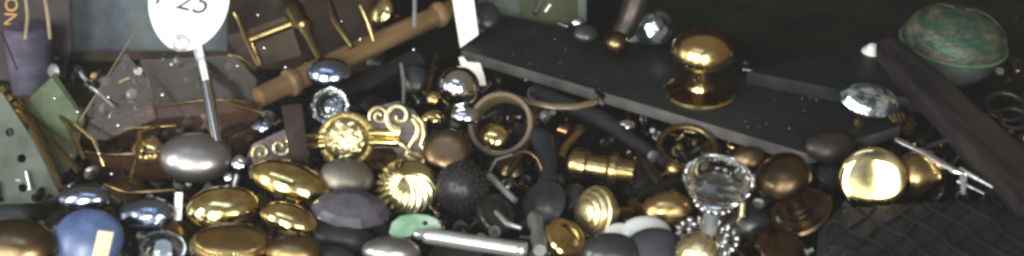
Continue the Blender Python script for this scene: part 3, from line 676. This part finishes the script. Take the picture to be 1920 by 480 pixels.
# teal cloth panel, window reflections put into its colour, and brown backing
facing('reflection_tinted_panel', 'tall cloth panel behind the oval tag, window reflections painted in teal grey', 'panel', [(100,-60),(500,-60),(500,130),(330,124),(110,170)], 0, .01, M['teal'], y=.16)
facing('brown_card', 'dark reddish brown card behind the clear packets and brass hinges', 'card', [(110,100),(340,96),(500,100),(500,240),(110,240)], 0, .004, M['brownc'], y=.125)
# brass hinges upper centre-left
e, s, cx_, cy_ = facing('brass_butt_hinge', 'open brass butt hinge lying behind the wooden rod near the top', 'hinge', [(424,70),(540,30),(566,104),(470,130)], .05, .0022, M['brownc'], pname='leaf')
bm = bmesh.new()
tube(bm, [((468-cx_)*s,(cy_-76)*s,.003),((556-cx_)*s,(cy_-42)*s,.003)], 8*s, 12)
link('pin', bm, M['brass2'], e)
bm = bmesh.new()
tube(bm, [((440-cx_)*s,(cy_-24)*s,.003),((474-cx_)*s,(cy_-80)*s,.003),((490-cx_)*s,(cy_-122)*s,.003)], 3*s, 10)
link('edge_wire', bm, M['brass2'], e)
rod('turned_brass_rod', 'turned brass rod with collars hanging down to the wooden rod from the top', 'brass rod', [('rod_body', [(534,-20,.085),(548,14,.078),(552,22,.076),(556,30,.075),(570,52,.07),(574,58,.068),(580,70,.066),(600,112,.055)], [15,17,21,16,19,15,10,8], M['brassd'])])
rod('brass_arc', 'thin curved brass wire arc left of the wooden rod end', 'wire', [('wire', [(430,104,.055),(452,108,.055),(470,122,.054),(480,136,.053)], [3,3,3.4,3], M['brass'])])
facing('brown_block', 'dark brown wooden block behind the turned rods at the top', 'block', [(430,-40),(720,-40),(720,150),(430,150)], 0, .02, M['brownc'], y=.14)
# dark green bottle
pb = PY(748, 110, .20); s = S(pb)
e = empty('green_bottle', 'dark green glass bottle cut by the top edge behind the wooden rod', 'bottle', pb)
bm = bmesh.new(); lathe(bm, [(0,0),(26*s,0),(30*s,4*s),(30*s,150*s),(24*s,168*s),(0,170*s)], 40); link('bottle_body', bm, M['bottle'], e)
rod('steel_pin', 'thin upright steel pin right of the dark green bottle', 'pin', [('pin_body', [(777,52,.06),(778,-30,.085)], [4,4], M['steel'])])
# back boxes behind the board
facing('green_card', 'pale grey green card behind the left end of the board', 'panel', [(896,-60),(978,-60),(978,60),(896,60)], 0, .006, M['pegb'], y=.17)
facing('olive_box', 'olive green box front with a paler right edge behind the board', 'box', [(978,-60),(1078,-60),(1082,50),(1062,60),(980,40)], 0, .02, M['olive'], y=.16)
facing('pale_strip', 'narrow pale green strip at the right side of the olive box', 'strip', [(1082,-60),(1098,-60),(1098,40),(1084,46)], 0, .012, M['pegb'], y=.155)
knob('dark knob wedged between the tall paper tag and the board corner', 912, 30, 52, 62, M['black'], ax=(0,.3,1), h=.045, seg=40)
knob('small dark round knob behind the far corner of the olive box', 1098, 62, 46, 36, M['black'], ax=(0,.3,1), h=.05, seg=32)
rod('chrome_pin', 'short bright chrome pin leaning in front of the olive box', 'pin', [('pin_body', [(1003,26,.065),(1015,4,.072)], [6,6], M['chrome'])])
rod('chrome_pin', 'fainter steel pin just right of the bright chrome pin', 'pin', [('pin_body', [(1022,22,.06),(1032,8,.066)], [4,4], M['steel'])])
rod('chrome_clip', 'small chrome clip lying at the foot of the olive box', 'clip', [('clip_body', [(1048,44,.05),(1068,51,.05)], [3,6], M['chrome'])])
knob('small bright chrome button behind the middle of the board', 1084, 42, 26, 18, M['chrome'], ax=(0,.6,1), h=.052, seg=24, name='metal_stud', cat='stud', headname='stud_head')
# silver arc on board right of brass knob
rod('silver_hook', 'thin curved silver hook lying on the board right of the brass mushroom knob', 'hook', [('hook_body', [(1392,130,.040),(1415,134,.040),(1440,144,.039),(1462,158,.038)], [2.5,4,5,3], M['chrome'])])
# dark ring plates behind glass knob and right
pc = P(1292, 272, .02); s = S(pc)
def ringobj(name, label, px, py, r, tr, h, m, tilt=(0,.3,1), el=1):
    pc = P(px, py, h); s = S(pc); e = empty(name, label, 'ring', pc, q_axis(axis_vec(tilt)))
    bm = bmesh.new(); tube(bm, [(r*s*math.cos(2*math.pi*k/48), r*s*el*math.sin(2*math.pi*k/48), 0) for k in range(48)], tr*s, 12, closed=True)
    link('ring_body', bm, m, e); return e
ringobj('metal_ring', 'dark brass ring under the board front edge, behind the glass knob', 1288, 276, 52, 7, .024, M['brassd'])
ringobj('metal_ring', 'dull bronze ring leaning below the horn ring', 985, 320, 36, 4, .026, M['bronze'], (-.5,.7,.3))
ringobj('metal_ring', 'brown metal ring right of the green globe', 1886, 200, 36, 5, .022, M['dark'])
ringobj('metal_ring', 'second smaller brown ring just below the ring by the globe', 1900, 222, 26, 4, .022, M['dark'])
knob('tiny gold button under the board front edge above the glass knob', 1378, 266, 34, 18, M['brass'], 'disc', ax=(0,.4,1), h=.018, seg=32, name='drawer_knob', cat='drawer knob')
knob('tiny blue white chrome button under the board below the curved pull tip', 1174, 236, 34, 24, M['chrome'], ax=(0,.4,1), h=.028, seg=32, name='drawer_knob', cat='drawer knob')
# chrome and brass bits behind the chrome ball
knob('dark glass knob left of the chrome ball', 775, 150, 54, 70, M['black'], ax=(-.3,.4,1), h=.035, seg=40)
knob('small pale brass stud at the left of the chrome ball', 812, 184, 26, 44, M['brass2'], ax=(-.3,.4,1), h=.045, seg=32, name='metal_stud', cat='stud', headname='stud_head')
# filler knobs deeper in the heap
F = [
 (110, 418, 60, 40, 'black', 'black knob between the corner knob and the blue ball'),
 (235, 352, 70, 44, 'brassd', 'dull brass knob between the blue chrome oval and the egg knob'),
 (335, 440, 70, 50, 'brassd', 'brown brass knob below the white tab, left of the beaded knob'),
 (490, 380, 60, 40, 'bronze', 'brown bronze knob wedged between the three polished brass ovals'),
 (600, 440, 56, 40, 'bronze', 'brown knob between the smallest brass oval and the faceted knob'),
 (700, 440, 90, 50, 'plum', 'plum coloured knob just left of the threaded spindle end'),
 (720, 300, 70, 50, 'brassd', 'dull brass knob below the right half of the ornate pull'),
 (930, 400, 80, 60, 'black', 'black knob between the hobnail knob and the chrome fitting'),
 (1020, 380, 90, 60, 'plum', 'plum knob left of the ridged brass knob'),
 (960, 310, 60, 50, 'bronze', 'bronze knob below the horn ring'),
 (1070, 370, 60, 44, 'black', 'black knob below the turned brass shank'),
 (1200, 335, 80, 50, 'plum', 'plum knob left of the small golden ball'),
 (1400, 300, 70, 50, 'bronze', 'dark bronze knob just right of the glass knob head'),
 (1400, 420, 90, 60, 'black', 'black knob between the glass knob base and the net bag'),
 (1470, 470, 110, 50, 'bronze', 'brown bronze knob cut by the bottom edge left of the net bag'),
 (1560, 330, 60, 50, 'black', 'black knob between the bronze and the mirror brass knobs'),
 (1830, 210, 60, 40, 'dark', 'dark knob under the green globe behind the wooden bar'),
 (1300, 240, 60, 34, 'bronze', 'bronze knob squeezed beneath the board front edge'),
 (760, 240, 60, 44, 'dark', 'dark knob behind the right scroll of the ornate pull'),
 (700, 200, 60, 40, 'dark', 'dark knob right of the small crystal knob'),
 (440, 250, 60, 34, 'dark', 'dark knob just left of the ornate pull, below the dish rim'),
 (1090, 480, 70, 40, 'brassd', 'dull brass knob on the bottom edge below the small brass cap'),
 (850, 500, 120, 50, 'plum', 'plum knob just below the threaded spindle'),
]
for x, y, w, hh_, mk, lab in F:
    knob(lab, x, y, w, hh_, M[mk], random.choice(['ringed', 'rimmed', 'disc', 'cone', 'oval']), ax=(random.uniform(-.8,.8), random.uniform(.1,.9), 1), h=.020, seg=40)
CL = [
 ('metal_strip','narrow brass strip slanting across the green pouch',[(70,160,.058),(128,236,.045),(158,300,.035)],5,'brass2'),
 ('metal_strip','short gold strip beside the green pouch right corner',[(140,232,.05),(176,262,.045),(196,312,.03)],4,'brass'),
 ('metal_strip','brass strip lying flat inside the glass dish',[(206,252,.03),(240,240,.03),(330,236,.03)],4,'brass2'),
 ('metal_strip','bent gold strip rising behind the egg knob inside the dish',[(246,330,.03),(258,290,.035),(262,248,.04),(300,236,.04)],5,'brass'),
 ('metal_strip','dull brass strip between the glass dish and the wooden rod end',[(420,190,.05),(452,200,.05),(500,214,.05)],4,'brassd'),
 ('metal_strip','golden strip along the lower edge of the glass dish',[(196,346,.03),(240,362,.03),(330,356,.03)],5,'brassd'),
 ('metal_strip','brass strip standing between the oval tag and the open hinge',[(446,30,.08),(462,74,.07),(484,124,.055)],5,'brass2'),
 ('metal_strip','wide dull gold strip right of the turned brass rod',[(612,-10,.085),(628,40,.075),(660,88,.06)],9,'brassd'),
 ('metal_strip','short brass strip leaning on the brass knob at the top edge',[(676,10,.085),(690,40,.075),(700,76,.06)],5,'brass2'),
 ('metal_strip','thin steel strip under the wooden rod near the dark glass knob',[(752,120,.045),(758,160,.04),(756,210,.035)],4,'steel'),
 ('metal_strip','thin greenish strip left of the chrome ball',[(818,100,.05),(806,150,.045),(800,196,.035)],4,'brassd'),
 ('metal_strip','dull brass strip right below the horn ring',[(1000,262,.03),(972,300,.03),(954,330,.028)],6,'brassd'),
 ('metal_strip','thin steel strip left of the black lever',[(918,322,.035),(930,300,.035),(960,290,.035)],3,'steel'),
 ('metal_strip','brass strip between the turned shank and the golden ball',[(1196,296,.03),(1220,330,.03),(1236,346,.03)],5,'brassd'),
 ('metal_strip','short steel strip between the green hook and the hobnail knob',[(806,386,.035),(822,402,.035),(812,416,.035)],4,'chrome'),
 ('metal_strip','small steel strip behind the chrome fitting',[(930,398,.034),(952,420,.034),(978,428,.034)],6,'steel'),
 ('metal_strip','brass strip wedged left of the bronze knob with rose',[(1392,350,.03),(1402,380,.03),(1398,410,.03)],6,'brassd'),
]
for nm, lab, pts, rad, mk in CL:
    rod(nm, lab, 'metal strip', [('strip_body', pts, [rad*.8]+[rad]*(len(pts)-2)+[rad*.7], M[mk])], group='loose metal strips')
# little bright beads scattered at the left and top
BE = [(204,182,'on the triangular clear packet'),(222,235,'low on the triangular clear packet'),(322,121,'high on the larger clear packet'),(305,178,'low on the larger clear packet'),(446,124,'beside the thin brass arc'),(484,28,'on the teal panel edge near the hinge'),(496,90,'on the open brass hinge'),(641,40,'left of the brass knob at the top'),(676,74,'above the wooden rod middle'),(536,126,'just above the wooden rod ring'),(146,210,'at the green pouch corner'),(103,184,'on the green pouch'),(776,93,'under the wooden rod right part'),(186,288,'inside the left of the glass dish'),(210,326,'at the front of the glass dish')]
for x, y, lab in BE:
    p = P(x, y, .068 if y < 260 else .045); s = S(p)
    bm = bmesh.new(); lathe(bm, [(0,-4*s),(2.8*s,-3*s),(4*s,0),(2.8*s,3*s),(0,4*s)], 16)
    o = link('chrome_bead', bm, M['chrome'], None, Matrix.Translation(p), ang=80); tag(o, 'tiny bright chrome bead '+lab, 'bead', 'tiny chrome beads')
# ---------------------------------------------------------------- the table, back cloth, loose bits
bm = bmesh.new()
NX, NY = 150, 110
x0, x1, y0, y1 = -1.2, 1.2, -.75, .9
gg = [[None]*(NX+1) for _ in range(NY+1)]
for j in range(NY+1):
    for i in range(NX+1):
        x = x0+(x1-x0)*i/NX; y = y0+(y1-y0)*j/NY
        z = -.004+.006*noise.noise(Vector((x*9, y*9, 0)))+.003*noise.noise(Vector((x*26, y*26, 4)))
        gg[j][i] = bm.verts.new((x, y, z))
for j in range(NY):
    for i in range(NX): bm.faces.new((gg[j][i], gg[j][i+1], gg[j+1][i+1], gg[j+1][i]))
o = link('table_cloth_ground', bm, M['floor'], ang=80); o['kind'] = 'structure'
bm = bmesh.new()
gg = [[bm.verts.new((-.9+2.1*i/120, .34+.012*math.sin(i*.8)+.006*noise.noise(Vector((i*.3, j*.2, 0))), -.02+.5*j/20)) for i in range(121)] for j in range(21)]
for j in range(20):
    for i in range(120): bm.faces.new((gg[j][i], gg[j][i+1], gg[j+1][i+1], gg[j+1][i]))
o = link('backdrop', bm, M['maroon'], ang=80); o['kind'] = 'structure'
bm = bmesh.new()
for k in range(1500):
    px = random.uniform(-30, 1950); py = random.uniform(225, 520)
    if random.random() < .3: py = random.uniform(110, 300)
    h = random.uniform(.002, .017); p = P(px, py, h)
    mi = random.choice([0,0,1,1,2,3,3,3])
    q = Quaternion((random.gauss(0,1), random.gauss(0,1), random.gauss(0,.4), random.gauss(0,1))).normalized()
    mt = Matrix.Translation(p) @ q.to_matrix().to_4x4()
    t = random.random()
    if t < .4:
        l = random.uniform(.006, .016); r = random.uniform(.0012, .0028)
        lathe(bm, [(0,0),(r*1.9,0),(r*1.9,r*.9),(r,r),(r,l),(0,l)], 10, None, mt, mi)
    elif t < .7:
        r = random.uniform(.003, .008)
        lathe(bm, [(0,-r*.4),(r*.7,-r*.35),(r,0),(r*.7,r*.35),(0,r*.45)], 12, None, mt, mi)
    else:
        r = random.uniform(.003, .007)
        lathe(bm, [(r*.5,0),(r,0),(r,r*.25),(r*.5,r*.25),(r*.5,0)], 12, None, mt, mi)
o = link('small_hardware', bm, [M['brassd'], M['dark'], M['steel'], M['black']], ang=40)
tag(o, 'jumble of tiny screws, washers and studs filling the gaps between the knobs', 'loose hardware', kind='stuff')
bm = bmesh.new()
for k in range(150):
    h = random.choice([BH+.0006, BH+.0006, .004]); px = random.uniform(870, 1700) if h > .01 else random.uniform(0, 1920)
    py = random.uniform(40, 250) if h > .01 else random.uniform(0, 240)
    if h > .01 and not (27+(px-944)*.232 + 8 < py < 93+(px-864)*.293 - 6 and px < 1560): continue
    bmesh.ops.create_icosphere(bm, subdivisions=1, radius=random.uniform(.0002,.0005), matrix=Matrix.Translation(P(px, py, h)) @ Matrix.Diagonal((1,1,.4,1)))
o = link('dust', bm, M['paper'], ang=80)
tag(o, 'fine pale dust specks on the dark board and cloth', 'dust', kind='stuff')
bm = bmesh.new(); bmesh.ops.create_cube(bm, size=1, matrix=Matrix.Translation((.15,-.45,.35)) @ Matrix.Diagonal((3.0,2.7,1.45,1)))  # added volume, its scatter stands in for reflections on the window glass
m_, nt_, b_ = mat('glare_veil'); nt_.nodes.remove(b_)
v_ = nd(nt_, 'ShaderNodeVolumePrincipled'); v_.inputs['Color'].default_value = (.85,.93,1,1); v_.inputs['Density'].default_value = .011
nt_.links.new(v_.outputs[0], nt_.nodes['Material Output'].inputs['Volume'])
o = link('glare_veil', bm, m_, smooth=False); o['kind'] = 'stuff'; o['label'] = 'added thin volume standing in for the milky window glass reflections'; o['category'] = 'glare_veil'
# ---------------------------------------------------------------- light
def area(name, az, el, dist, w, h, power, col, tgt=(0,0,.03), spot=None):
    d = Vector((math.sin(R(az))*math.cos(R(el)), -math.cos(R(az))*math.cos(R(el)), math.sin(R(el))))
    l = bpy.data.lights.new(name, 'AREA'); l.shape = 'RECTANGLE'; l.size = w; l.size_y = h; l.energy = power; l.color = col
    o = bpy.data.objects.new(name, l); COL.objects.link(o); o.location = Vector(tgt)+d*dist
    o.rotation_euler = (-d).to_track_quat('-Z', 'Y').to_euler(); return o
area('window_light', -52, 22, 2.2, .40, 1.0, 19, (1,.985,.90))
area('window_light', -23, 19, 2.2, .52, 1.1, 28, (1,.985,.90))
area('window_light', 8, 17, 2.2, .56, .9, 24, (1,.98,.86))
area('sky_light', -28, 60, 2.4, 1.3, .4, 4, (.62,.75,1))
w = bpy.data.worlds.new('World'); sc.world = w; w.use_nodes = True
nt = w.node_tree; L = nt.links.new; bg = nt.nodes['Background']
tc = nd(nt, 'ShaderNodeTexCoord'); sp = nd(nt, 'ShaderNodeSeparateXYZ'); L(tc.outputs['Generated'], sp.inputs[0])
fr = nd(nt, 'ShaderNodeMapRange', interpolation_type='SMOOTHSTEP'); fr.inputs[1].default_value = .25; fr.inputs[2].default_value = -.75; L(sp.outputs['Y'], fr.inputs[0])
el = nd(nt, 'ShaderNodeValToRGB'); L(sp.outputs['Z'], el.inputs[0])
cr_ = el.color_ramp; cr_.elements[0].position = 0; cr_.elements[0].color = (.16,.15,.14,1); cr_.elements[1].position = 1; cr_.elements[1].color = (.10,.10,.10,1)
for p_, c_ in ((.12,(.60,.62,.62,1)),(.35,(.30,.34,.40,1)),(.6,(.20,.22,.25,1))):
    q_ = cr_.elements.new(p_); q_.color = c_
n = nd(nt, 'ShaderNodeTexNoise'); n.inputs['Scale'].default_value = 3.2; n.inputs['Detail'].default_value = 4; L(tc.outputs['Generated'], n.inputs[0])
nr = nd(nt, 'ShaderNodeMapRange'); nr.inputs[1].default_value = .38; nr.inputs[2].default_value = .62; nr.inputs[3].default_value = .25; nr.inputs[4].default_value = 1.5; L(n.outputs[0], nr.inputs[0])
mlt = nd(nt, 'ShaderNodeVectorMath', operation='SCALE'); L(el.outputs[0], mlt.inputs[0]); L(nr.outputs[0], mlt.inputs['Scale'])
mx = nd(nt, 'ShaderNodeMix', data_type='RGBA'); mx.inputs[6].default_value = (.115,.095,.065,1); L(fr.outputs[0], mx.inputs[0]); L(mlt.outputs[0], mx.inputs[7])
wx = nd(nt, 'ShaderNodeMapRange', interpolation_type='SMOOTHSTEP'); wx.inputs[1].default_value = .05; wx.inputs[2].default_value = .75; L(sp.outputs['X'], wx.inputs[0])
m2 = nd(nt, 'ShaderNodeMix', data_type='RGBA'); L(wx.outputs[0], m2.inputs[0]); L(mx.outputs[2], m2.inputs[6]); m2.inputs[7].default_value = (.10,.07,.035,1)
def mrange(a_, b_, src, o='X'):
    q_ = nd(nt, 'ShaderNodeMapRange', interpolation_type='SMOOTHSTEP'); q_.inputs[1].default_value = a_; q_.inputs[2].default_value = b_; L(src, q_.inputs[0]); return q_.outputs[0]
def mulm(a_, b_):
    q_ = nd(nt, 'ShaderNodeMath', operation='MULTIPLY'); L(a_, q_.inputs[0]); L(b_, q_.inputs[1]); return q_.outputs[0]
band = mulm(mulm(mrange(.42, .30, sp.outputs['Z']), mrange(-.06, .03, sp.outputs['Z'])), mulm(mrange(.25, .05, sp.outputs['X']), mrange(.15, -.1, sp.outputs['Y'])))
band = mulm(band, mrange(.40, .52, n.outputs[0]))
m3 = nd(nt, 'ShaderNodeMix', data_type='RGBA'); L(band, m3.inputs[0]); L(m2.outputs[2], m3.inputs[6]); m3.inputs[7].default_value = (1.35,1.42,1.35,1)
L(m3.outputs[2], bg.inputs[0]); bg.inputs[1].default_value = 1.5
# ---------------------------------------------------------------- render
cam.dof.use_dof = True; cam.dof.focus_distance = 1.22; cam.dof.aperture_fstop = 5.5
sc.view_settings.view_transform = 'Standard'; sc.view_settings.look = 'None'; sc.view_settings.exposure = .18
sc.cycles.filter_width = 3.0 if hasattr(sc, 'cycles') else 0
sc.cycles.caustics_reflective = False; sc.cycles.caustics_refractive = False
sc.cycles.max_bounces = 12; sc.cycles.transparent_max_bounces = 12
